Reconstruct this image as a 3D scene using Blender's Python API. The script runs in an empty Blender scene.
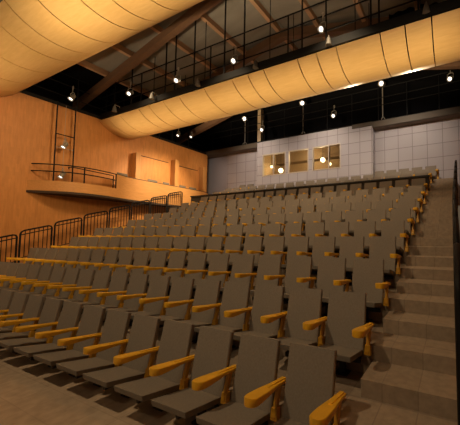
import bpy, bmesh, math, random
from mathutils import Vector, Matrix
random.seed(7)
C = bpy.context.scene.collection
SC = 1.1            # metres per survey unit
EYE = 1.741         # eye height in survey units; survey z is measured from the eye
PI = math.pi

# ------------------------------------------------------------------ helpers
def W(x, y, z):
    """survey point (z from the eye level) -> world metres"""
    return Vector((x * SC, y * SC, (z + EYE) * SC))

def cal(x, y, z):
    """first sighting -> adjusted survey point"""
    return (x + .0021 * y - .003 * z, .967 * y + .0149 * x + .0014 * z, 1.0023 * z + .0211 * y - .0085 * x)

class MB:
    def __init__(self):
        self.b = bmesh.new()
    def box(self, x0, x1, y0, y1, z0, z1, bev=0.0, M=None):
        t = bmesh.new()
        r = bmesh.ops.create_cube(t, size=1.0)
        for v in t.verts:
            v.co = Vector((x0 + (v.co.x + .5) * (x1 - x0), y0 + (v.co.y + .5) * (y1 - y0), z0 + (v.co.z + .5) * (z1 - z0)))
        if bev:
            bmesh.ops.bevel(t, geom=t.edges[:], offset=bev, segments=2, affect='EDGES', profile=.6)
        self.merge(t, M)
        return self
    def merge(self, t, M=None):
        if M is not None:
            bmesh.ops.transform(t, matrix=M, verts=t.verts[:])
        m = bpy.data.meshes.new('tmp'); t.to_mesh(m); t.free()
        self.b.from_mesh(m); bpy.data.meshes.remove(m)
    def hexa(self, p, bev=0.0):
        """p: 8 points, bottom ring 0-3 then top ring 4-7"""
        t = bmesh.new()
        v = [t.verts.new(Vector(q)) for q in p]
        for f in ((3, 2, 1, 0), (4, 5, 6, 7), (0, 1, 5, 4), (1, 2, 6, 5), (2, 3, 7, 6), (3, 0, 4, 7)):
            t.faces.new([v[i] for i in f])
        bmesh.ops.recalc_face_normals(t, faces=t.faces[:])
        if bev:
            bmesh.ops.bevel(t, geom=t.edges[:], offset=bev, segments=2, affect='EDGES', profile=.6)
        self.merge(t)
        return self
    def rings(self, rings, closed=True, caps=True):
        t = bmesh.new()
        R = [[t.verts.new(Vector(q)) for q in r] for r in rings]
        n = len(R[0])
        for a, b in zip(R, R[1:]):
            for i in range(n if closed else n - 1):
                j = (i + 1) % n
                t.faces.new((a[i], a[j], b[j], b[i]))
        if caps and closed:
            t.faces.new(R[0][::-1]); t.faces.new(R[-1])
        bmesh.ops.recalc_face_normals(t, faces=t.faces[:])
        self.merge(t)
        return self
    def prism(self, pts, z0, z1, bev=0.0):
        t = bmesh.new()
        a = [t.verts.new((p[0], p[1], z0)) for p in pts]; b = [t.verts.new((p[0], p[1], z1)) for p in pts]
        n = len(pts)
        t.faces.new(a[::-1]); t.faces.new(b)
        for i in range(n):
            t.faces.new((a[i], a[(i + 1) % n], b[(i + 1) % n], b[i]))
        bmesh.ops.recalc_face_normals(t, faces=t.faces[:])
        if bev:
            e = [e for e in t.edges if abs(e.verts[0].co.z - e.verts[1].co.z) < 1e-6]
            bmesh.ops.bevel(t, geom=e, offset=bev, segments=2, affect='EDGES', profile=.6)
        self.merge(t)
        return self
    def tube(self, pts, r, seg=8, r2=None):
        pts = [Vector(p) for p in pts]
        rs = []
        n = len(pts)
        up = None
        for i, p in enumerate(pts):
            d = (pts[min(i + 1, n - 1)] - pts[max(i - 1, 0)]).normalized()
            if up is None:
                up = Vector((0, 0, 1)) if abs(d.z) < .9 else Vector((1, 0, 0))
            u = (up - d * up.dot(d)).normalized(); w = d.cross(u); up = u
            rad = r if r2 is None else r + (r2 - r) * i / (n - 1)
            rs.append([p + u * math.cos(2 * PI * k / seg) * rad + w * math.sin(2 * PI * k / seg) * rad for k in range(seg)])
        return self.rings(rs)
    def lathe(self, prof, seg=20, M=None):
        """prof: (radius, z) pairs"""
        t = bmesh.new()
        R = [[t.verts.new((max(r, .0005) * math.cos(2 * PI * k / seg), max(r, .0005) * math.sin(2 * PI * k / seg), z)) for k in range(seg)] for r, z in prof]
        for a, b in zip(R, R[1:]):
            for i in range(seg):
                t.faces.new((a[i], a[(i + 1) % seg], b[(i + 1) % seg], b[i]))
        t.faces.new(R[0][::-1]); t.faces.new(R[-1])
        bmesh.ops.recalc_face_normals(t, faces=t.faces[:])
        self.merge(t, M)
        return self
    def mesh(self, name, mat, smooth=False):
        for v in self.b.verts:
            v.co *= SC
        m = bpy.data.meshes.new(name)
        self.b.to_mesh(m); self.b.free()
        m.materials.append(mat)
        if smooth:
            for p in m.polygons: p.use_smooth = True
            try:
                m.set_sharp_from_angle(angle=math.radians(38))
            except Exception:
                pass
        return m
    def obj(self, name, mat, parent=None, loc=None, smooth=False):
        return link(name, self.mesh(name, mat, smooth), parent, loc)

def link(name, me, parent=None, loc=None):
    o = bpy.data.objects.new(name, me); C.objects.link(o)
    if parent: o.parent = parent
    if loc is not None: o.location = loc
    return o

def tag(o, label=None, cat=None, group=None, kind=None):
    if label: o['label'] = label
    if cat: o['category'] = cat
    if group: o['group'] = group
    if kind: o['kind'] = kind
    return o

def thing(name, label, cat, loc, group=None, rotz=0.0):
    o = bpy.data.objects.new(name, None); C.objects.link(o)
    o.location = loc; o.rotation_euler = (0, 0, rotz); o.empty_display_size = .1
    return tag(o, label, cat, group)

def struct(name, mb, mat, label=None, cat=None, smooth=False):
    """setting mesh whose vertices are survey points"""
    for v in mb.b.verts: v.co.z += EYE
    o = mb.obj(name, mat, smooth=smooth)
    return tag(o, label, cat, None, 'structure')

def dup(root, loc, label=None, group=None):
    r = root.copy(); C.objects.link(r); r.location = loc
    if label: r['label'] = label
    if group: r['group'] = group
    for ch in list(root.children):
        c = ch.copy(); C.objects.link(c); c.parent = r
        for g in list(ch.children):
            d = g.copy(); C.objects.link(d); d.parent = c
    return r

# ------------------------------------------------------------------ materials
def mat(name, col, rough=.6, metal=0.0, spec=.4):
    m = bpy.data.materials.new(name); m.use_nodes = True
    b = m.node_tree.nodes['Principled BSDF']
    b.inputs['Base Color'].default_value = (*col, 1); b.inputs['Roughness'].default_value = rough
    b.inputs['Metallic'].default_value = metal; b.inputs['Specular IOR Level'].default_value = spec
    return m

def nodes(m):
    nt = m.node_tree
    return nt, nt.nodes, nt.links, nt.nodes['Principled BSDF']

def noisy(name, c0, c1, scale=(8, 8, 8), rough=.6, detail=4, metal=0.0, spec=.4, bump=0.0, coord='pos', lo=.3, hi=.7):
    m = mat(name, c0, rough, metal, spec); nt, N, L, b = nodes(m)
    if coord == 'pos':
        g = N.new('ShaderNodeNewGeometry'); src = g.outputs['Position']
    else:
        g = N.new('ShaderNodeTexCoord'); src = g.outputs['Object']
    mp = N.new('ShaderNodeMapping'); mp.inputs['Scale'].default_value = scale
    L.new(src, mp.inputs['Vector'])
    n = N.new('ShaderNodeTexNoise'); n.inputs['Scale'].default_value = 1; n.inputs['Detail'].default_value = detail
    L.new(mp.outputs[0], n.inputs['Vector'])
    r = N.new('ShaderNodeValToRGB'); r.color_ramp.elements[0].position = lo; r.color_ramp.elements[1].position = hi
    r.color_ramp.elements[0].color = (*c0, 1); r.color_ramp.elements[1].color = (*c1, 1)
    L.new(n.outputs['Fac'], r.inputs['Fac']); L.new(r.outputs['Color'], b.inputs['Base Color'])
    if bump:
        bp = N.new('ShaderNodeBump'); bp.inputs['Strength'].default_value = bump; bp.inputs['Distance'].default_value = .01
        L.new(n.outputs['Fac'], bp.inputs['Height']); L.new(bp.outputs[0], b.inputs['Normal'])
    return m

def tiled(name, c0, c1, joint, size, off, axes, mortar=.008, rough=.6, spec=.3, speck=None):
    """rectangular tiles of size (metres) along two world axes, thin joints"""
    m = mat(name, c0, rough, 0, spec); nt, N, L, b = nodes(m)
    g = N.new('ShaderNodeNewGeometry'); sx = N.new('ShaderNodeSeparateXYZ'); L.new(g.outputs['Position'], sx.inputs[0])
    cx = N.new('ShaderNodeCombineXYZ')
    for k, (a, o, s) in enumerate(zip(axes, off, size)):
        sub = N.new('ShaderNodeMath'); sub.operation = 'SUBTRACT'; L.new(sx.outputs[a], sub.inputs[0]); sub.inputs[1].default_value = o
        dv = N.new('ShaderNodeMath'); dv.operation = 'DIVIDE'; L.new(sub.outputs[0], dv.inputs[0]); dv.inputs[1].default_value = s
        L.new(dv.outputs[0], cx.inputs[k])
    br = N.new('ShaderNodeTexBrick'); br.offset = 0; br.squash = 1
    br.inputs['Scale'].default_value = 1; br.inputs['Brick Width'].default_value = 1; br.inputs['Row Height'].default_value = 1
    br.inputs['Mortar Size'].default_value = mortar / min(size); br.inputs['Mortar Smooth'].default_value = .1
    br.inputs['Color1'].default_value = (*c0, 1); br.inputs['Color2'].default_value = (*c1, 1); br.inputs['Mortar'].default_value = (*joint, 1)
    L.new(cx.outputs[0], br.inputs['Vector'])
    out = br.outputs['Color']
    if speck:
        n = N.new('ShaderNodeTexNoise'); n.inputs['Scale'].default_value = speck[0]; n.inputs['Detail'].default_value = 6
        L.new(g.outputs['Position'], n.inputs['Vector'])
        r = N.new('ShaderNodeMapRange'); r.inputs[1].default_value = .3; r.inputs[2].default_value = .7
        r.inputs[3].default_value = 1 - speck[1]; r.inputs[4].default_value = 1 + speck[1]
        L.new(n.outputs['Fac'], r.inputs[0])
        mx = N.new('ShaderNodeMix'); mx.data_type = 'RGBA'; mx.blend_type = 'MULTIPLY'; mx.inputs['Factor'].default_value = 1
        L.new(out, mx.inputs[6]); L.new(r.outputs[0], mx.inputs[7]); out = mx.outputs[2]
    L.new(out, b.inputs['Base Color'])
    return m

def emit(name, col, strength):
    m = bpy.data.materials.new(name); m.use_nodes = True
    nt = m.node_tree; b = nt.nodes['Principled BSDF']
    b.inputs['Base Color'].default_value = (*col, 1)
    b.inputs['Emission Color'].default_value = (*col, 1); b.inputs['Emission Strength'].default_value = strength
    return m

def wood(name, c0, c1, axis, rough=.5, plank=None, fig=(26, 1.6), spec=.35):
    """veneer: fine streaks running along one world axis, optional panel seams"""
    m = mat(name, c0, rough, 0, spec); nt, N, L, b = nodes(m)
    g = N.new('ShaderNodeNewGeometry'); src = g.outputs['Position']
    s1 = [fig[0]] * 3; s1[axis] = fig[1]
    mp = N.new('ShaderNodeMapping'); mp.inputs['Scale'].default_value = s1; L.new(src, mp.inputs['Vector'])
    n = N.new('ShaderNodeTexNoise'); n.inputs['Scale'].default_value = 1; n.inputs['Detail'].default_value = 5; n.inputs['Roughness'].default_value = .65
    L.new(mp.outputs[0], n.inputs['Vector'])
    n2 = N.new('ShaderNodeTexNoise'); n2.inputs['Scale'].default_value = 1.1; n2.inputs['Detail'].default_value = 2; L.new(src, n2.inputs['Vector'])
    ad = N.new('ShaderNodeMath'); ad.operation = 'MULTIPLY_ADD'; L.new(n2.outputs['Fac'], ad.inputs[0]); ad.inputs[1].default_value = .45
    L.new(n.outputs['Fac'], ad.inputs[2])
    r = N.new('ShaderNodeValToRGB'); r.color_ramp.elements[0].position = .5; r.color_ramp.elements[1].position = .95
    r.color_ramp.elements[0].color = (*c0, 1); r.color_ramp.elements[1].color = (*c1, 1)
    L.new(ad.outputs[0], r.inputs['Fac']); out = r.outputs['Color']
    if plank:
        sx = N.new('ShaderNodeSeparateXYZ'); L.new(src, sx.inputs[0]); cx = N.new('ShaderNodeCombineXYZ')
        L.new(sx.outputs[2], cx.inputs[0]); L.new(sx.outputs[1], cx.inputs[1])
        br = N.new('ShaderNodeTexBrick'); br.inputs['Scale'].default_value = 1; br.inputs['Brick Width'].default_value = plank[0]; br.inputs['Row Height'].default_value = plank[1]
        br.inputs['Mortar Size'].default_value = 0; br.inputs['Color1'].default_value = (.945, .945, .945, 1); br.inputs['Color2'].default_value = (1.05, 1.05, 1.05, 1)
        L.new(cx.outputs[0], br.inputs['Vector'])
        mx = N.new('ShaderNodeMix'); mx.data_type = 'RGBA'; mx.blend_type = 'MULTIPLY'; mx.inputs['Factor'].default_value = 1
        L.new(out, mx.inputs[6]); L.new(br.outputs['Color'], mx.inputs[7]); out = mx.outputs[2]
    L.new(out, b.inputs['Base Color'])
    return m

M = {}
M['seat'] = noisy('seat_fabric', (.178, .146, .112), (.216, .180, .140), (60, 60, 60), rough=.72, spec=.3, coord='obj')
M['cushion'] = noisy('cushion_fabric', (.160, .132, .102), (.195, .163, .126), (60, 60, 60), rough=.7, spec=.3, coord='obj')
M['arm'] = noisy('mustard_arm', (.66, .335, .014), (.74, .385, .018), (30, 8, 8), rough=.42, spec=.45, coord='obj')
M['post'] = mat('mustard_metal', (.50, .25, .014), .45, .0, .5)
M['dark_metal'] = mat('dark_metal', (.035, .033, .032), .5, .6)
M['black_metal'] = mat('black_paint', (.006, .0055, .0055), .6, .0, .2)
M['grey_metal'] = mat('grey_metal', (.42, .37, .30), .5, .2)
M['lamp_metal'] = mat('lamp_metal', (.32, .28, .22), .45, .3)
M['bell'] = mat('bell_grey', (.15, .135, .115), .6, .0)
M['wall_wood'] = wood('wall_veneer', (.52, .215, .055), (.66, .295, .085), 2, .5, (.30, .085), fig=(16, 1.5))
M['fin_wood'] = wood('fin_veneer', (.52, .25, .07), (.66, .33, .11), 2, .5)
M['cloud'] = wood('maple_veneer', (.70, .44, .155), (.80, .53, .21), 0, .48, fig=(20, 2.2))
M['balc_wood'] = wood('balcony_veneer', (.50, .24, .07), (.64, .32, .105), 1, .5)
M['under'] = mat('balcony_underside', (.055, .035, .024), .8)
M['floor'] = tiled('floor_tile', (.39, .285, .19), (.35, .253, .168), (.315, .226, .15), (.33 * SC, .33 * SC), (.0, .05), (0, 1), .006, .55, .35, (9, .16))
M['step'] = tiled('step_tile', (.285, .215, .150), (.258, .193, .133), (.215, .16, .112), (.30 * SC, .62 * SC), (-.6 * SC, 0), (0, 1), .006, .6, .3, (14, .14))
M['nosing'] = mat('nosing', (.42, .33, .235), .6)
def tz(z): return (z + EYE) * SC
BY = 11.99; RY = 12.43; PY_ = 12.53
M['tile_booth'] = tiled('booth_tile', (.42, .385, .40), (.40, .365, .385), (.23, .205, .205), (.543 * SC, .507 * SC), (-4.305 * SC, tz(4.85)), (0, 2), .014, .6, .3)
M['tile_right'] = tiled('recess_tile', (.42, .385, .40), (.40, .365, .385), (.23, .205, .205), (.604 * SC, .582 * SC), (-.32 * SC, tz(4.53)), (0, 2), .014, .6, .3)
M['tile_left'] = tiled('side_recess_tile', (.42, .385, .40), (.40, .365, .385), (.23, .205, .205), (.673 * SC, .582 * SC), (-12.06 * SC, tz(4.93)), (0, 2), .014, .6, .3)
M['mauve'] = mat('mauve_panel', (.34, .315, .345), .6)
M['black'] = mat('black_masking_unlit', (.0035, .0035, .004), .95, 0, .1)  # masking walls, and the unlit rear roof drawn black
M['drape'] = noisy('black_velour', (.004, .004, .0045), (.008, .008, .009), (30, 30, 3), rough=1, spec=.05)
M['band'] = mat('catwalk_paint', (.010, .009, .008), .7, 0, .2)
M['soffit'] = mat('soffit_paint', (.17, .125, .085), .7)
M['fascia'] = mat('fascia_paint', (.085, .065, .045), .6)
M['roof'] = noisy('roof_board', (.24, .215, .18), (.31, .28, .235), (.5, 3.0, .5), rough=.8, spec=.2)
M['beam'] = wood('glulam', (.17, .092, .052), (.22, .125, .07), 0, .6)
M['purlin'] = wood('purlin_wood', (.46, .28, .16), (.56, .35, .21), 1, .6)
M['knee'] = mat('knee_wall_shaded', (.045, .036, .028), .8)  # dark tone includes the shadow under the rail
M['cap'] = mat('dark_cap', (.03, .026, .022), .5)
M['column'] = mat('column_tan', (.48, .36, .22), .6)
M['room'] = noisy('booth_room', (.42, .30, .17), (.46, .33, .19), (1, 1, 1), rough=.8)
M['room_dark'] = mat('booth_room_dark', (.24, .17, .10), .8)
M['frame'] = mat('window_frame', (.50, .42, .34), .5)
M['lens'] = emit('lamp_lens', (1.0, .93, .82), 3.2)
M['lens_dim'] = emit('lamp_lens_dim', (1.0, .93, .82), 5)
M['bulb'] = emit('booth_bulb', (1.0, .84, .52), 4)
gl = bpy.data.materials.new('window_glass'); gl.use_nodes = True
nt = gl.node_tree; N = nt.nodes; L = nt.links
N.remove(N['Principled BSDF'])
tr = N.new('ShaderNodeBsdfTransparent'); tr.inputs[0].default_value = (.9, .88, .84, 1)
gs = N.new('ShaderNodeBsdfGlossy'); gs.inputs['Roughness'].default_value = .03
fr = N.new('ShaderNodeFresnel'); fr.inputs[0].default_value = 1.45
mx = N.new('ShaderNodeMixShader'); L.new(fr.outputs[0], mx.inputs[0]); L.new(tr.outputs[0], mx.inputs[1]); L.new(gs.outputs[0], mx.inputs[2])
L.new(mx.outputs[0], N['Material Output'].inputs[0])
M['glass'] = gl

# ------------------------------------------------------------------ survey constants
STEP_Y0, STEP_RUN, STEP_Z0, STEP_RISE = 2.0735, .4202, -1.427, .157
ROWD, ROWR = .8404, .314
SKEW = .010            # aisle edge moves this far per row
LIFT = .12             # rear block sits a little higher
def plat(j):           # platform height of row j (0 = front)
    return -EYE + ROWR * j + (LIFT if j >= 10 else .065 if j == 9 else 0)

# ------------------------------------------------------------------ floor, terraces, aisle stairs
struct('floor', MB().box(-14.6, 1.2, -2.5, 13.6, -EYE - .15, -EYE), M['floor'])
t = MB()
for j in range(1, 13):
    y0 = STEP_Y0 + ROWD * (j - 1); y1 = y0 + ROWD if j < 12 else 12.7
    t.box(-11.42, -.796 + SKEW * (j - 1), y0, y1, -EYE - .05, plat(j))
struct('floor_terraces', t, M['step'])
def stairs(name, xa, xb, kmax=24):
    t = MB()
    for k in range(0, kmax):
        y0 = STEP_Y0 + STEP_RUN * k; z = STEP_Z0 + STEP_RISE * k + (LIFT if k >= 18 else 0)
        y1 = y0 + STEP_RUN if k < kmax - 1 else 12.7
        s = SKEW * k / 2
        a = xa(s); b = xb(s)
        t.box(a, b, y0, y1, -EYE - .05, z)
    return struct(name, t, M['step'])
stairs('floor_aisle_stairs', lambda s: -.796 + s, lambda s: .02 + s * .9)
stairs('floor_wall_stairs', lambda s: -12.52, lambda s: -11.42)

# ------------------------------------------------------------------ left wall, with panels and fins
struct('wall_left', MB().box(-13.48, -13.3, -2.5, 12.03, -EYE, 4.95), M['wall_wood'])
for k, (a, b, top) in enumerate(((7.98, 9.36, 3.80), (9.80, 11.16, 3.78))):
    struct('trim_shadow_line_%d' % (k + 1), MB().box(-13.3, -13.085, a - .01, b + .01, top, top + .028), M['under'])  # dark strip stands in for the shadow gap above the panel
    struct('trim_%d' % (k + 1), MB().box(-13.3, -13.10, a, b, 1.66, top, .01), M['wall_wood'])
for i, (y, top) in enumerate(((7.79, 3.86), (9.75, 4.03), (11.52, 4.07))):
    f = MB().box(-.36, 0, -.11, .11, 0, top - 1.66, .012).obj('wall_fin', M['fin_wood'], None, W(-12.93, y, 1.66))
    tag(f, ['upright wooden fin on the side wall nearest the hanging lighting ladder',
            'upright wooden fin at the middle of the balcony wall, between two panels',
            'upright wooden fin nearest the mauve door recess at the back'][i], 'wall fin', 'wooden fins on the balcony wall')
struct('wall_right', MB().box(1.0, 1.15, -2.5, 13.6, -EYE, 8.0), M['wall_wood'])

# ------------------------------------------------------------------ back wall: booth with windows, tiled recesses, mauve recess
k_ = 1.0246
bx0, bx1 = -9.33 * k_, -3.10 * k_
ztop = 5.146
wins = [(-8.97 * k_, -7.54 * k_, 2.815 * k_, 3.985 * k_), (-7.40 * k_, -6.245 * k_, 2.82 * k_, 4.03 * k_), (-6.03 * k_, -4.578 * k_, 2.90 * k_, 4.02 * k_)]
zb_, zt_ = 3.25, 4.435
t = MB()
xs = [bx0] + [v for w in wins for v in (w[0], w[1])] + [bx1]
for i in range(0, len(xs), 2):
    t.box(xs[i], xs[i + 1], BY, BY + .14, zb_, zt_)
t.box(bx0, bx1, BY, BY + .14, 1.3, zb_); t.box(bx0, bx1, BY, BY + .14, zt_, ztop)
t.box(bx0, bx0 + .14, BY + .14, RY + .02, 1.3, ztop); t.box(bx1 - .14, bx1, BY + .14, RY + .02, 1.3, ztop)
struct('wall_back', t, M['tile_booth'])
struct('wall_back_east', MB().box(bx1 - .02, 1.2, RY, RY + .14, 1.3, ztop), M['tile_right'])
struct('wall_back_west', MB().box(-12.12, bx0 + .02, RY, RY + .14, 1.3, ztop), M['tile_left'])
struct('wall_back_corner', MB().box(-14.6, -12.12, PY_, PY_ + .14, 1.3, ztop).box(-12.14, -12.0, RY + .14, PY_ + .14, 1.3, ztop), M['mauve'])
# the projection room behind the glass
t = MB()
t.box(bx0, bx1, 14.1, 14.2, 1.9, ztop); t.box(bx0, bx0 + .1, RY, 14.1, 1.9, ztop); t.box(bx1 - .1, bx1, RY, 14.1, 1.9, ztop)
struct('wall_booth_room', t, M['room'])
struct('floor_booth_room', MB().box(bx0, bx1, BY + .14, 14.1, 2.3, 2.4), M['room_dark'])
struct('ceiling_booth_room', MB().box(bx0, bx1, BY + .14, 14.1, ztop - .12, ztop), M['room'])
struct('trim_booth_room', MB().box(bx0 + .1, bx1 - .1, 13.6, 14.1, 4.35, ztop - .12), M['room_dark'])
for i, w in enumerate(wins):
    root = MB()
    x0, x1 = w[0], w[1]; e = .05
    root.box(x0, x1, BY - .02, BY + .10, zb_, zb_ + e); root.box(x0, x1, BY - .02, BY + .10, zt_ - e, zt_)
    root.box(x0, x0 + e, BY - .02, BY + .10, zb_ + e, zt_ - e); root.box(x1 - e, x1, BY - .02, BY + .10, zb_ + e, zt_ - e)
    if i != 1:
        xm = x0 + (x1 - x0) * (.48 if i == 0 else .58)
        root.box(xm - .025, xm + .025, BY - .01, BY + .08, zb_ + e, zt_ - e)
    o = struct('window_%d' % (i + 1), root, M['frame'])
    g = MB().box(x0 + .03, x1 - .03, BY + .03, BY + .04, zb_ + .03, zt_ - .03)
    for v in g.b.verts: v.co.z += EYE
    g.obj('glass_pane', M['glass'], o)

# globe lamps inside the booth
booth_lamps = [(-8.73, 13.6, 3.395, .14, 'large round lamp glowing behind the first booth window'),
               (-9.33, 13.55, 3.66, .075, 'small lamp glowing at the outer pane of the first booth window'),
               (-6.14, 13.6, 3.72, .13, 'large round lamp glowing behind the third booth window'),
               (-5.74, 13.6, 3.47, .08, 'small lamp beside the mullion of the third booth window')]
booth_lamps = [(*cal(a[0], a[1], a[2]), a[3], a[4]) for a in booth_lamps]
for (x, y, z, r, lab) in booth_lamps:
    root = thing('globe_lamp', lab, 'lamp', W(x, y, z), 'lamps inside the control booth')
    MB().lathe([(r * math.sin(PI * a / 10), -r * math.cos(PI * a / 10)) for a in range(11)], 16).obj('globe', M['bulb'], root, None, True)
    MB().tube([(0, 0, r * .9), (0, 0, ztop - .1 - z)], .012, 6).obj('stem', M['dark_metal'], root)

# fascia + soffit of the rear catwalk
struct('trim_rear_fascia', MB().box(-14.6, bx0, BY - .02, BY + .10, 4.91, ztop + .02).box(bx1 + .0, 1.2, BY - .02, BY + .10, 4.91, ztop + .02).box(-4.02 * k_, bx1, BY - .06, BY - .0, 5.0, ztop + .02), M['fascia'])
struct('ceiling_soffit', MB().box(-14.6, bx0, BY + .10, PY_ + .1, 4.91, 4.97).box(bx1, 1.2, BY + .10, PY_ + .1, 4.91, 4.97), M['soffit'])
struct('wall_black_back', MB().box(-14.9, 1.3, 12.78, 12.86, ztop + .01, 8.4), M['black'])
struct('wall_black_side', MB().box(-14.75, -14.6, -2.5, 14.3, -EYE, 8.2), M['black'])
struct('wall_black_east', MB().box(.93, .99, 6.9, 14.2, 5.1, 8.6), M['black'])

# ------------------------------------------------------------------ roof
RX = -5.69
def zr(x, base): return base - .234 * abs(x - RX)
def roof_strip(t, a, b, y0, y1):
    t.hexa([(a, y0, zr(a, 8.04)), (b, y0, zr(b, 8.04)), (b, y1, zr(b, 8.04)), (a, y1, zr(a, 8.04)),
            (a, y0, zr(a, 8.14)), (b, y0, zr(b, 8.14)), (b, y1, zr(b, 8.14)), (a, y1, zr(a, 8.14))])
t = MB()
for a, b in ((-12.3, RX), (RX, 1.3)): roof_strip(t, a, b, -2.5, 11.0)
struct('ceiling', t, M['roof'])
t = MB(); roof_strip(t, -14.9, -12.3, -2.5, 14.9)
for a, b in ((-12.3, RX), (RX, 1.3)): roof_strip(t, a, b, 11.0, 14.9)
struct('ceiling_unlit_masking', t, M['black'])  # rear roof strips coloured black to stand for unlit boards
for y0, y1, zb, dep in ((1.4, 1.6, 7.57, .27), (3.7, 3.9, 7.57, .27), (5.98, 6.18, 7.57, .27), (8.52, 8.74, 7.60, .32), (10.9, 11.1, 7.60, .32)):
    t = MB()
    for a, b in ((-14.6, RX), (RX, 1.1)):
        t.hexa([(a, y0, zr(a, zb)), (b, y0, zr(b, zb)), (b, y1, zr(b, zb)), (a, y1, zr(a, zb)),
                (a, y0, zr(a, zb + dep)), (b, y0, zr(b, zb + dep)), (b, y1, zr(b, zb + dep)), (a, y1, zr(a, zb + dep))])
    struct('ceiling_beam', t, M['beam'])
for x in (-12.2, -10.67, -9.04, -7.52, -5.85, -4.2, -2.5, -.8):
    t = MB(); z = zr(x, 7.84)
    t.box(x - .07, x + .07, -2.4, 11.0, z - .0, z + .20)
    struct('ceiling_purlin_beam', t, M['purlin'])

# ------------------------------------------------------------------ acoustic reflectors
def reflector(label, ya, yb, z_edge, sag, seams, xl, xr):
    ch = (yb - ya) / 2; R = ch * ch / (2 * sag) + sag / 2
    yc = (ya + yb) / 2; zc = z_edge - sag + R
    a0 = math.asin(ch / R); n = 22
    prof = [(yc + R * math.sin(-a0 + 2 * a0 * i / n), zc - R * math.cos(-a0 + 2 * a0 * i / n)) for i in range(n + 1)]
    prof2 = [(yc + (R - .05) * math.sin(-a0 + 2 * a0 * i / n), zc - (R - .05) * math.cos(-a0 + 2 * a0 * i / n)) for i in range(n + 1)]
    root = thing('acoustic_reflector', label, 'acoustic reflector', W((xl + xr) / 2, yc, z_edge - sag), 'curved wooden ceiling reflectors')
    off = Vector(((xl + xr) / 2, yc, z_edge - sag))
    xs = [xl] + seams + [xr]
    for i in range(len(xs) - 1):
        g = .013
        a = xs[i] + (g if i else 0); b = xs[i + 1] - (g if i < len(xs) - 2 else 0)
        ring = lambda x: [Vector((x, p[0], p[1])) - off for p in prof] + [Vector((x, p[0], p[1])) - off for p in prof2[::-1]]
        MB().rings([ring(a), ring(b)]).obj('panel', M['cloud'], root, None, True)
    # ribs carrying the panels
    for x in [xl + .4 + (xr - xl - .8) * i / 5 for i in range(6)]:
        MB().box(x - .03 - off.x, x + .03 - off.x, ya + .1 - off.y, yb - .1 - off.y, sag - .04, sag + .03).obj('rib', M['dark_metal'], root)
        for y in (ya + .25, yb - .25):
            MB().tube([(x - off.x, y - off.y, sag), (x - off.x, y - off.y, zr(x, 7.98) - off.z)], .012, 6).obj('hanger', M['black_metal'], root)
    return root
seams_far = [-12.7, -11.9, -10.7, -10.1, -9.3, -8.48, -7.28, -6.09, -5.48, -4.894, -3.76, -3.181, -2.615, -1.48, -.901, -.325]
reflector('curved pale wood ceiling reflector farther away, spanning below the railed catwalk', 6.36, 8.20, 4.88, .42, seams_far, -13.28, .9)
seams_near = [-12.5, -11.4, -10.16, -8.98, -8.21, -7.3, -6.34, -5.72, -5.05, -3.9, -3.2, -2.6, -1.5, -.9]
reflector('curved pale wood ceiling reflector overhead, nearest the camera', 2.15, 3.90, 4.86, .40, seams_near, -13.28, .9)

# ------------------------------------------------------------------ catwalks
def catwalk(label, p0, p1, deck_in, zb, zt, rails, posts, hangers, back_rail=False):
    """p0,p1: ends of the front edge (survey x,y); deck_in: vector across the deck"""
    P0 = Vector((*p0, 0)); P1 = Vector((*p1, 0)); D = Vector((*deck_in, 0))
    root = thing('catwalk', label, 'catwalk', W(P0.x, P0.y, zb), 'lighting catwalks')
    d = (P1 - P0); ln = d.length; u = d.normalized(); nrm = D.normalized()
    def bar(o0, o1, w, z0, z1):
        a = o0; b = o1
        q = [a, b, b + nrm * w, a + nrm * w]
        return MB().hexa([(v.x, v.y, z0) for v in q] + [(v.x, v.y, z1) for v in q])
    Z = Vector((0, 0, 0))
    bar(Z, d, .05, 0, zt - zb).obj('toe_board', M['band'], root)
    bar(nrm * .05, d + nrm * .05, D.length - .05, 0, .06).obj('deck', M['band'], root)
    bar(D, d + D, .05, 0, zt - zb).obj('toe_board', M['band'], root)
    for side in ((0, 1) if back_rail else (0,)):
        o = Z + nrm * .025 + (D if side else Z)
        for z in rails:
            a = o + Vector((0, 0, z - zb)); MB().tube([a, a + d], .018, 8).obj('rail', M['black_metal'], root)
        for s in posts:
            a = o + u * s
            MB().tube([a + Vector((0, 0, .02)), a + Vector((0, 0, rails[-1] - zb))], .02, 8).obj('post', M['black_metal'], root)
    for s in hangers:
        a = nrm * .025 + u * s
        x = P0.x + a.x; top = zr(x, 7.84)
        yy = P0.y + a.y
        if 5.95 < yy < 6.2: top = zr(x, 7.57)
        MB().tube([a + Vector((0, 0, .02)), a + Vector((0, 0, top + .12 - zb))], .024, 8).obj('hanger', M['black_metal'], root)
    return root
xl = -13.2
catwalk('black railed catwalk above the farther ceiling reflector, under the roof beams', (xl, 6.36), (.95, 6.36), (0, .95), 4.94, 5.15,
        (5.42, 5.85, 6.25), [x - xl for x in (-12.3, -10.6, -7.03, -4.07, -.6)], [x - xl for x in (-11.2, -9.22, -8.72, -7.78, -6.43, -5.64, -3.62, -2.9, -1.7, -1.5)])
catwalk('black railed catwalk running along the top of the wooden side wall', (-13.3, -2.0), (-13.3, 11.9), (-1.0, 0), 4.95, 5.08,
        (5.40, 5.85, 6.25), [2.5 + 1.7 * i for i in range(8)], [1.5, 4.9, 8.6, 11.7])
catwalk('black railed catwalk on top of the control booth at the back', (-13.2, BY), (.95, BY), (0, .7), ztop + .02, ztop + .06,
        (5.88, 6.22, 6.68), [13.2 + k_ * x for x in (-11.2, -10.0, -8.9, -7.66, -6.55, -5.27, -4.04, -2.83, -1.63, -.39)], [])
struct('wall_pillar', MB().box(-9.72, -9.50, BY + .2, BY + .42, ztop, 7.3), M['column'])

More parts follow.
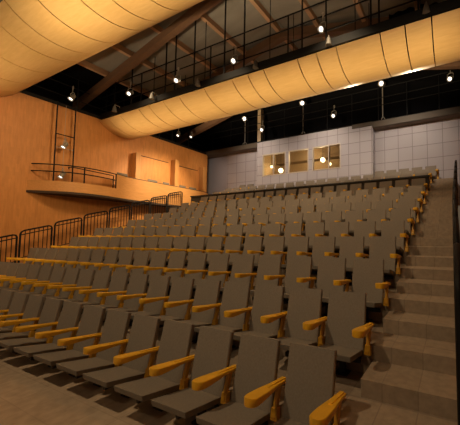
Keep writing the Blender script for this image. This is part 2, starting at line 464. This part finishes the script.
# black drapes
def drape(label, x0, x1, y, z0, z1):
    n = int((x1 - x0) / .05); t = bmesh.new()
    root = MB()
    fr_, bk = [], []
    for i in range(n + 1):
        x = x0 + (x1 - x0) * i / n; dy = .045 * math.sin(i * .9) ; sc = .035 * abs(math.sin(i * .35))
        fr_.append((x, dy, sc))
    rings = []
    for (x, dy, sc) in fr_:
        rings.append([(x, dy - .01, 0), (x, dy + .01, 0), (x, dy + .01, z1 - z0 - sc), (x, dy - .01, z1 - z0 - sc)])
    root.rings(rings)
    o = root.obj('black_drape', M['drape'], None, W(0, y, z0), True)
    return tag(o, label, 'drape', 'black masking drapes')
drape('black drape hanging behind the catwalk near the wooden side wall', -12.9, -10.55, 8.36, 5.2, 6.88)
drape('black drape hanging behind the catwalk at the far end from the side wall', -1.65, .9, 8.36, 5.2, 6.92)

# ------------------------------------------------------------------ balcony
curve = [(-13.30, 4.30), (-13.02, 4.52), (-12.72, 4.78), (-12.45, 5.10), (-12.29, 5.50), (-12.27, 5.9), (-12.33, 6.35), (-12.42, 6.66)]
curve2 = [(-12.42, 6.66), (-12.57, 7.1), (-12.66, 7.6), (-12.69, 8.2), (-12.70, 8.8), (-12.71, 9.6), (-12.72, 10.4), (-12.74, 11.1), (-12.80, 11.5), (-12.95, 11.8), (-13.25, 11.98)]
def offs(c, w):
    out = []
    for i, p in enumerate(c):
        a = Vector(c[max(i - 1, 0)]); b = Vector(c[min(i + 1, len(c) - 1)]); d = (b - a).normalized()
        out.append((p[0] - d.y * w, p[1] + d.x * w))
    return out
def strip(c, w, z0, z1):
    ci = [(max(x, -13.3), y) for x, y in offs(c, w)]
    return MB().rings([[(a[0], a[1], z0), (b[0], b[1], z0), (b[0], b[1], z1), (a[0], a[1], z1)] for a, b in zip(c, ci)])
struct('balcony_parapet_wall', strip(curve, .08, 1.64, 2.0), M['balc_wood'], smooth=True)
struct('balcony_tall_parapet_wall', strip(curve2, .08, 1.64, 2.58), M['balc_wood'], smooth=True)
poly = curve + curve2[1:] + [(-13.3, 11.98)]
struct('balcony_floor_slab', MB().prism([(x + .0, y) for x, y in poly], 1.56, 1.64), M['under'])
struct('balcony_trim', strip(curve2, .10, 2.58, 2.61), M['cap'])
rail = thing('balcony_railing', 'black two-bar metal railing along the curved low balcony front', 'railing', W(-13.3, 4.30, 2.0))
o0 = Vector((-13.3, 4.30, 2.0))
ci = [(-13.3, 4.40)] + [(x, y) for x, y in offs(curve, .04)][1:]
for z in (2.34, 2.59):
    MB().tube([Vector((x, y, z)) - o0 for x, y in ci], .02, 8).obj('rail', M['black_metal'], rail, None, True)
for i in (4, 7):
    x, y = ci[i]; MB().tube([Vector((x, y, 1.95)) - o0, Vector((x, y, 2.59)) - o0], .022, 8).obj('post', M['black_metal'], rail)
br = thing('stair_rail', 'short black handrail with a hooked end behind the balcony railing', 'railing', W(-12.75, 5.32, 1.64))
MB().tube([Vector(p) for p in ((0.0, -.1, .87), (0, -.12, .93), (0, 0, .97), (.15, 1.3, .90))], .018, 8).obj('rail', M['black_metal'], br, None, True)
for p in ((0, 0, .97), (.15, 1.3, .90)):
    MB().tube([(p[0], p[1], -.0), p], .018, 8).obj('post', M['black_metal'], br)

# ------------------------------------------------------------------ hanging lighting ladder on the side wall
lad = thing('lighting_ladder', 'black hanging pipe ladder carrying spotlights on the wooden side wall', 'lighting ladder', W(-13.0, 4.885, 1.64))
for y in (0, .545):
    MB().tube([(0, y, 0), (0, y, 3.35)], .022, 8).obj('rail', M['black_metal'], lad)
MB().tube([(0, 0, 2.15), (0, .545, 2.15)], .018, 8).obj('rung', M['black_metal'], lad)
MB().tube([(0, 0, 3.3), (0, .545, 3.3)], .018, 8).obj('rung', M['black_metal'], lad)
MB().tube([(0, .25, .7), (0, .25, 3.3)], .006, 6).obj('cable', M['grey_metal'], lad)
MB().tube([(0, 0, 1.66), (0, .545, 1.66)], .01, 6).obj('rung', M['grey_metal'], lad)

# ------------------------------------------------------------------ spotlights
def spotlight(x, y, z, aim, label, hang, s=1.0, lens='lens', stand=None, group='stage spotlights'):
    """can with lens at the front, yoke, clamp; hang = length of its hanging bracket"""
    x, y, z = cal(x, y, z) if stand is None else (x, y, z)
    root = thing('spotlight', label, 'spotlight', W(x, y, z), group)
    d = Vector(aim).normalized()
    Mx = d.to_track_quat('Z', 'Y').to_matrix().to_4x4()
    b = MB().lathe([(.045 * s, -.16 * s), (.075 * s, -.13 * s), (.082 * s, -.02 * s), (.080 * s, .07 * s), (.098 * s, .08 * s), (.098 * s, .14 * s), (.088 * s, .14 * s), (.086 * s, .10 * s), (.0, .10 * s)], 20, Mx)
    body = b.obj('lamp_body', M['lamp_metal'], root, None, True)
    MB().lathe([(.066 * s, .104 * s), (.05 * s, .112 * s), (.0, .118 * s)], 20, Mx).obj('lens', M[lens], body, None, True)
    if stand is None:
        # yoke: two arms from the body sides up to a clamp
        side = d.cross(Vector((0, 0, 1)))
        side = side.normalized() if side.length > .05 else Vector((0, 1, 0))
        w = .105 * s
        pts = [side * w * k for k in (1,)]
        top = Vector((0, 0, .20 * s))
        MB().tube([side * w, side * w + top * .8, side * w * .5 + top, side * -w * .5 + top, side * -w + top * .8, side * -w], .012 * s, 6).obj('yoke', M['grey_metal'], root, None, True)
        MB().tube([top, top + Vector((0, 0, hang))], .012, 6).tube([top + Vector((0, 0, hang - .10)), top + Vector((.05, 0, hang - .03)), top + Vector((.03, 0, hang + .04)), top + Vector((-.03, 0, hang + .02))], .014, 6).obj('hanger_clamp', M['grey_metal'], root)
    else:
        MB().tube([(0, 0, -.04), (0, 0, stand + .22)], .022, 8).obj('stand_pole', M['grey_metal'], root)
        for k in range(3):
            a = 2 * PI * k / 3 + .4
            MB().tube([(0, 0, stand + .20), (.16 * math.cos(a), .16 * math.sin(a), stand + .012)], .014, 6).obj('leg', M['grey_metal'], root)
        MB().tube([(0, .0, -.12), Vector((.0, 0, -.02))], .03, 8).obj('bracket', M['grey_metal'], root)
    return root
cam_dir = lambda x, y, z: Vector((0, 0, 0)) - Vector((x, y, z))
# on the hanging ladder
spotlight(-12.93, 5.5, 3.17, (.12, -.50, -.80), 'spotlight hanging half way up the black pipe ladder', .05, .85)
spotlight(-12.93, 5.47, 2.06, (.12, -.50, -.80), 'spotlight hanging at the foot of the pipe ladder, by the balcony rail', .05, .85)
spotlight(-13.1, 5.72, 5.12, (.12, -.50, -.80), 'spotlight on the side wall catwalk, right above the pipe ladder', .22, .9)
spotlight(-13.1, 10.42, 5.12, (.12, -.50, -.80), 'spotlight over the balcony panels, the one nearer the pipe ladder', .22, .8)
spotlight(-13.1, 11.25, 5.30, (.12, -.50, -.80), 'spotlight over the balcony panels, the one nearer the booth', .05, .8)
# on the near side of the farther catwalk
labs = ['spotlight on the reflector catwalk closest to the wooden side wall', 'second spotlight along the reflector catwalk from the wooden side wall',
        'third spotlight along the reflector catwalk from the wooden side wall', 'spotlight on the reflector catwalk farthest from the wooden side wall']
for (x, z), lb, ln in zip(((-11.0, 5.24), (-8.42, 5.16), (-5.92, 5.20), (-2.98, 5.30)), labs, ('lens', 'lens', 'lens', 'lens')):
    spotlight(x, 6.60, z, cam_dir(x, 6.6, z).normalized() + Vector((-.50, -.23, -.22)), lb, .22, .9, ln)
# rear catwalk: three on stands, three hanging
for (x, z), lb in zip(((-10.56, 6.74), (-6.80, 6.86), (-2.74, 6.92)), ('spotlight on a stand on the booth roof, closest to the tan column', 'spotlight on a stand above the middle of the control booth', 'spotlight on a stand over the tiled wall beside the booth')):
    spotlight(x, BY + .16, z, cam_dir(x, BY, z).normalized() + Vector((-.33, -.15, .05)), lb, 0, 1.35, 'lens', (ztop + .06) - z, 'spotlights on stands')
for (x, z), lb in zip(((-9.12, 5.42), (-5.0, 5.47), (.03, 6.1)), ('spotlight hanging over the first booth window from the catwalk rail', 'spotlight hanging over the third booth window from the catwalk rail', 'spotlight hanging from the rear catwalk rail beyond the tiled wall')):
    spotlight(x, 12.36, z, cam_dir(x, BY, z).normalized() + Vector((-.35, -.16, -.38)), lb, .22, 1.05, 'lens')
# bell-shaped house lights along the catwalk
bell_lab = ['closest to the wooden side wall', 'second from the wooden side wall', 'third from the wooden side wall', 'fourth from the wooden side wall', 'fifth from the wooden side wall', 'farthest from the wooden side wall']
for (x, z), lb in zip(((-11.92, 4.78), (-9.70, 4.83), (-7.44, 4.83), (-5.12, 4.85), (-2.8, 4.88), (-.43, 4.95)), bell_lab):
    root = thing('house_light', 'grey bell-shaped house light on the catwalk, ' + lb, 'ceiling light', W(*cal(x, 6.58, z)), 'bell house lights on the catwalk')
    MB().lathe([(.085, -.10), (.08, -.07), (.062, .02), (.045, .10), (.025, .125), (.012, .13)], 18).obj('shade', M['bell'], root, None, True)
    MB().lathe([(.07, -.099), (.04, -.108), (.0, -.11)], 16).obj('diffuser', M['bell'], root, None, True)
    MB().tube([(0, 0, .12), (0, 0, .17), (0, .18, .17), (0, .18, -.02)], .012, 6).obj('bracket', M['grey_metal'], root)

# ------------------------------------------------------------------ guard rails of both aisles
def guard(x, y, z0, ln, h, slope, label, group, dx=0.0, nb=6, gr=.026):
    root = thing('guard_rail', label, 'guard rail', W(x, y, z0), group)
    def P(s, z): return Vector((dx * s / ln, s, z + slope * s))
    rr = .09
    fr = [P(0, -.1)] + [P(0, h - rr), P(.025, h - .03), P(rr, h)] + [P(ln - rr, h), P(ln - .025, h - .03), P(ln, h - rr)] + [P(ln, -.0 - slope * ln + ROWR - .1)]
    MB().tube(fr, gr, 8).obj('frame', M['black_metal'], root, None, True)
    MB().tube([P(0, h - .12), P(ln, h - .12)], .017, 8).obj('rail', M['black_metal'], root)
    MB().tube([P(0, .12), P(ln, .12)], .014, 8).obj('rail', M['black_metal'], root)
    for i in range(nb):
        s = ln * (i + 1) / (nb + 1)
        MB().tube([P(s, .12), P(s, h)], .011, 6).obj('baluster', M['black_metal'], root)
    return root
ordn = ['first', 'second', 'third', 'fourth', 'fifth', 'sixth', 'seventh', 'eighth', 'ninth', 'tenth', 'eleventh', 'twelfth', 'thirteenth', 'fourteenth', 'fifteenth', 'sixteenth', 'seventeenth', 'eighteenth', 'nineteenth', 'twentieth']
for n in range(-1, 7):
    y = 3.995 + ROWD * n
    top = .205 + (ROWR + .008) * n
    base = top - .98
    guard(-12.56, y, base, .765, .98, .30, 'black barred guard rail beside the wooden side wall, %s panel up the steps' % ordn[n + 1], 'guard rails by the side wall')
for n in range(-2, 7):
    y = 3.995 + ROWD * n
    base = STEP_Z0 + STEP_RISE * (y - STEP_Y0) / STEP_RUN + .02
    base = max(base, -EYE + .1)
    guard(.025 + .02 * max(0, y - 5), y, base, .755, 1.0, .36, 'dark guard rail edging the aisle stairs seen end on, %s panel up the steps' % ordn[n + 2], 'guard rails by the aisle stairs', .016 if y > 4.6 else 0, 6, .034)

# ------------------------------------------------------------------ knee wall behind the tenth row
struct('wall_knee', MB().box(-11.93, -.70, 9.82, 9.88, 1.2, 2.04), M['knee'])
struct('trim_knee', MB().box(-11.96, -.68, 9.79, 9.90, 2.04, 2.085), M['cap'])

# ------------------------------------------------------------------ seats
BW = .2165
def seat_parts():
    D = {}
    # backrest slab, leaning back, slightly waisted
    def q(s, z):   # front face point at height param
        return s
    def ring(t, ins):
        y = -.012 + .118 * t; z = .225 + .597 * t
        w = BW - ins + .006 * (1 - t)
        n = Vector((0, .98, -.19))
        pts = []
        rc = .008
        for sx, dep in ((-1, 0), (-1, 1), (1, 1), (1, 0)):
            pts.append((sx, dep))
        yy, zz = y, z
        th = .048
        return [(-w + rc, yy, zz), (-w, yy + rc * .976, zz - rc * .21), (-w, yy + (th - rc) * .976, zz - (th - rc) * .21), (-w + rc, yy + th * .976, zz - th * .21),
                (w - rc, yy + th * .976, zz - th * .21), (w, yy + (th - rc) * .976, zz - (th - rc) * .21), (w, yy + rc * .976, zz - rc * .21), (w - rc, yy, zz)]
    D['backrest'] = MB().rings([ring(0, .006), ring(.012, 0), ring(.35, 0), ring(.7, 0), ring(.988, 0), ring(1, .006)]).mesh('backrest', M['seat'])
    # cushion: a thick slab sloping down towards the back, tapered underneath
    c = MB()
    f = -.398; r = .010
    c.hexa([(-BW + .004, f + .010, .276), (BW - .004, f + .010, .276), (BW - .012, r, .200), (-BW + .012, r, .200),
            (-BW, f, .334), (BW, f, .334), (BW - .006, r, .256), (-BW + .006, r, .256)], .007)
    D['cushion'] = c.mesh('cushion', M['cushion'])
    # armrest paddle: outline in plan, thick at the front, underside rising to the back
    out = []
    rings = []
    secs = [(-.395, .016, 0), (-.390, .031, 0), (-.380, .044, 0), (-.364, .053, 0), (-.342, .0585, 0), (-.31, .060, 0), (-.25, .0585, 0), (-.17, .054, 0), (-.10, .047, 0), (-.03, .040, 0), (.05, .036, 0), (.10, .034, 0), (.112, .024, 0)]
    for (y, w, sh) in secs:
        s = (y + .395) / .507
        zt = .562 - .058 * s; th = .064 - .036 * min(1, max(0, (s - .12) / .55))
        x = -.010 + .012 * s
        y = .112 + (y - .112) * .92
        e = .006
        rings.append([(x - w, y, zt - e), (x - w + e * .8, y, zt), (x + w - e * .8, y, zt), (x + w, y, zt - e), (x + w, y, zt - th + e), (x + w - e * .8, y, zt - th), (x - w + e * .8, y, zt - th), (x - w, y, zt - th + e)])
    D['armrest'] = MB().rings(rings).mesh('armrest', M['arm'], True)
    h = MB().hexa([(-.026, -.12, .520), (.008, -.12, .520), (.020, .118, .494), (-.018, .118, .494), (-.026, -.12, .538), (.008, -.12, .538), (.020, .118, .514), (-.018, .118, .514)], .003)
    h.box(-.014, .030, .095, .135, .478, .498, .004)
    D['hinge_plate'] = h.mesh('hinge_plate', M['arm'])
    p = MB().hexa([(-.016, -.045, .255), (.019, -.045, .255), (.019, -.010, .255), (-.016, -.010, .255), (-.012, .018, .500), (.026, .018, .500), (.026, .056, .500), (-.012, .056, .500)], .003)
    D['arm_post'] = p.mesh('arm_post', M['post'])
    b = MB().hexa([(-.034, -.040, .225), (.036, -.040, .225), (.036, .008, .225), (-.034, .008, .225), (-.026, -.034, .325), (.030, -.034, .325), (.030, .020, .325), (-.026, .020, .325)], .004)
    D['bracket'] = b.mesh('bracket', M['post'])
    g = MB().box(-.20, .20, -.05, -.012, .135, .19, .004).box(-.03, .03, -.06, -.005, .0, .16, .004).box(-.02, .02, -.30, -.03, .17, .215, .004)
    D['pedestal'] = g.mesh('pedestal', M['dark_metal'])
    f = MB().box(-.07, .07, -.10, .04, 0, .012, .003)
    D['foot_plate'] = f.mesh('foot_plate', M['dark_metal'])
    return D
SP = seat_parts()
AX = .270 * SC
def make_seat(end=False):
    root = thing('theatre_seat', '', 'seat', (0, 0, 0))
    link('backrest', SP['backrest'], root); link('cushion', SP['cushion'], root)
    for sx in ((1, -1) if end else (1,)):
        a = link('armrest', SP['armrest'], root, (AX * sx, 0, 0)); link('hinge_plate', SP['hinge_plate'], a)
        p = link('arm_post', SP['arm_post'], root, (AX * sx, 0, 0)); link('bracket', SP['bracket'], p)
    g = link('pedestal', SP['pedestal'], root); link('foot_plate', SP['foot_plate'], g)
    return root
proto = make_seat(); proto_end = make_seat(True)
used = {'n': False, 'e': False}
def put_seat(x, y, z, label, group, end=False):
    key = 'e' if end else 'n'; src = proto_end if end else proto
    if not used[key]:
        used[key] = True; o = src; o.location = W(x, y, z); o['label'] = label; o['group'] = group
    else:
        o = dup(src, W(x, y, z), label, group)
    return o
rown = ['front row', 'second row', 'third row', 'fourth row', 'fifth row', 'sixth row', 'seventh row', 'eighth row', 'ninth row', 'tenth row',
        'first row behind the low wall', 'second row behind the low wall']
NS = 19
PITCH = [.55, .532, .556, .541, .564, .542, .562, .543, .562, .548, .555, .555]
for j in range(12):
    xr = -.896 + SKEW * j
    Y = 2.042 + ROWD * j
    for i in range(NS):
        x = xr - PITCH[j] * i - BW
        end = (i == NS - 1)
        if i == 0:
            lab = 'grey seat with mustard armrest, %s, at the aisle stairs' % rown[j]
        elif end:
            lab = 'grey seat with two mustard armrests, %s, at the side wall' % rown[j]
        else:
            lab = 'grey seat with mustard armrest, %s, %s from the aisle stairs' % (rown[j], ordn[i])
        put_seat(x, Y, plat(j) + (.0), lab, 'theatre seats, ' + rown[j], end)
for i in range(5):
    put_seat(-.58 - .54 * i - BW, 2.042 + ROWD * 12, plat(12), 'grey seat in the last row below the tiles, %s from the aisle' % ordn[i], 'last row beside the booth')
for i in range(2):
    put_seat(-9.99 - .55 * i - BW, 2.042 + ROWD * 12, plat(12), ('grey theatre seat in the shadowed recess, the one nearer the booth' if i == 0 else 'grey theatre seat in the shadowed recess, the one nearer the mauve panel'), 'last row in the recess', i == 1)

# balcony seats: low grey backs showing over the parapet
for i, (y0, y1) in enumerate(((6.85, 7.2), (8.23, 8.66), (9.0, 9.28), (9.92, 10.25), (10.53, 10.92))):
    yc = (y0 + y1) / 2
    x = None
    for (xa, ya), (xb, yb) in zip(curve2, curve2[1:]):
        if ya <= yc <= yb: x = xa + (xb - xa) * (yc - ya) / (yb - ya)
    w = (y1 - y0) / 2 + .04
    rz = math.atan2(.13, 1.0) if yc > 8 else .1
    root = thing('balcony_chair', 'low grey chair back showing over the balcony parapet, %s from the railing' % ordn[i], 'seat', W(x - .19, yc, 1.64), 'balcony seats', rz)
    MB().box(-.02, .02, -w, w, .40, 1.10, .012).obj('backrest', M['seat'], root)
    MB().box(-.075, -.026, -w + .02, w - .02, .36, .74, .012).obj('cushion', M['cushion'], root)
    MB().box(-.03, .02, -.05, .05, 0, .42, .005).obj('pedestal', M['dark_metal'], root)

# ------------------------------------------------------------------ lights
def spot(x, y, z, tx, ty, tz_, e, ang, col, blend=.6, size=.1):
    l = bpy.data.lights.new('spot_lamp', 'SPOT'); l.energy = e; l.spot_size = math.radians(ang); l.spot_blend = blend; l.color = col; l.shadow_soft_size = size
    o = bpy.data.objects.new('spot_lamp', l); C.objects.link(o); o.location = W(*cal(x, y, z))
    o.rotation_euler = (W(*cal(tx, ty, tz_)) - W(*cal(x, y, z))).to_track_quat('-Z', 'Y').to_euler()
    return o
def area(x, y, z, tx, ty, tz_, e, sx, sy, col):
    l = bpy.data.lights.new('reflector_fill', 'AREA'); l.shape = 'RECTANGLE'; l.size = sx * SC; l.size_y = sy * SC; l.energy = e; l.color = col
    o = bpy.data.objects.new('reflector_fill', l); C.objects.link(o); o.location = W(*cal(x, y, z))
    o.rotation_euler = (W(*cal(tx, ty, tz_)) - W(*cal(x, y, z))).to_track_quat('-Z', 'Y').to_euler()
    return o
def point(x, y, z, e, col, size=.08):
    l = bpy.data.lights.new('booth_light', 'POINT'); l.energy = e; l.color = col; l.shadow_soft_size = size
    o = bpy.data.objects.new('booth_light', l); C.objects.link(o); o.location = W(x, y, z)
WARM = (1.0, .68, .36); WARM2 = (1.0, .76, .47); PALE = (1.0, .84, .66)
# booth interior
for (x, y, z, r, lab) in booth_lamps[::2]:
    point(x, y - .14, z, 60, (1.0, .76, .42))
point(*cal(-7.0, 13.5, 3.9), 50, (1.0, .76, .42))  # fill without a globe, added to brighten the middle window
# long unseen strips added at the stage edge to brighten the reflectors
def fill_strip(x, y, z, ln, tx, ty, tz_, e, spread, col):
    o = area(x, y, z, tx, ty, tz_, e, ln, .25, col); o.data.spread = math.radians(spread)
    return o
fill_strip(-4.2, -1.0, -.6, 6.0, -4.6, 3.25, 4.35, 58, 26, WARM2)
fill_strip(-9.5, -1.0, -.6, 6.0, -9.8, 3.35, 4.35, 22, 26, WARM2)
fill_strip(-6.0, -1.0, -.6, 13.0, -6.0, 7.7, 4.30, 86, 14, WARM2)
# key light over the stage edge, read from the seat shadows
spot(-4.0, -.9, 6.0, -4.6, 4.4, -.9, 1000, 96, WARM2, .8, .10)
for x in (-9.0, -.8):  # unseen front fills added to brighten the seats
    spot(x, -3.5, 5.6, x - .4, 6.0, -.4, 420, 70, WARM2, .9, .3)
# unseen downlights added between and behind the reflectors for the seats
for x in (-10.0, -6.3, -2.6):
    spot(x, 5.5, 6.0, x + .2, 7.2, -.0, 540, 84, WARM2, .9, .12)
for x in (-10.0, -6.3, -2.6):
    spot(x, 8.8, 5.9, x, 10.2, 1.5, 300, 90, WARM2, .8, .12)
# unseen spots added near the rear catwalk, glow under the farther reflector
for x in (-7.6, -3.7, -1.3):
    spot(x, 11.9, 4.95, x, 8.1, 4.45, 900, 46, WARM2, .9, .08)
# unseen washes added to brighten the tiled wall
for x in (-9.5, -5.5, -1.8):
    spot(x, 9.6, 5.1, x, 12.5, 3.3, 420, 100, PALE, .9, .12)
# unseen spots added to wash the side wall and balcony
spot(-6.2, 5.4, 5.2, -13.3, 4.2, 1.6, 800, 88, WARM, .9, .6)
spot(-7.0, 9.9, 5.2, -12.6, 9.9, 2.3, 900, 72, WARM, .9, .3)
spot(-5.6, .2, 3.2, -13.3, 3.4, 1.2, 850, 80, WARM, .9, .6)

spot(-9.6, 9.4, 4.0, -12.7, 9.5, 2.2, 1050, 66, WARM2, .9, .1)  # unseen spot added for the glow along the parapet

spot(-10.8, 9.6, 4.6, -13.1, 12.7, 3.5, 160, 45, PALE, .9, .1)  # unseen spot added to lift the dark mauve recess

spot(-5.92, 6.3, 5.2, -6.3, 6.1, .1, 190, 36, WARM2, 1.0, .08)

w = bpy.data.worlds.new('World'); bpy.context.scene.world = w; w.use_nodes = True
w.node_tree.nodes['Background'].inputs[0].default_value = (1.0, .72, .45, 1); w.node_tree.nodes['Background'].inputs[1].default_value = .10

# ------------------------------------------------------------------ camera
cd = bpy.data.cameras.new('Camera'); co = bpy.data.objects.new('Camera', cd); C.objects.link(co)
co.location = W(0, 0, 0); co.rotation_euler = (PI / 2 + .0596, 0, .4373)
cd.sensor_fit = 'HORIZONTAL'; cd.sensor_width = 36; cd.lens = 36 * 279.066 / 460; cd.shift_x = -93.14 / 460; cd.shift_y = 8.5 / 460; cd.clip_start = .05
bpy.context.scene.camera = co
vs = bpy.context.scene.view_settings
vs.view_transform = 'Standard'; vs.look = 'None'; vs.exposure = 0; vs.gamma = 1; vs.use_curve_mapping = False
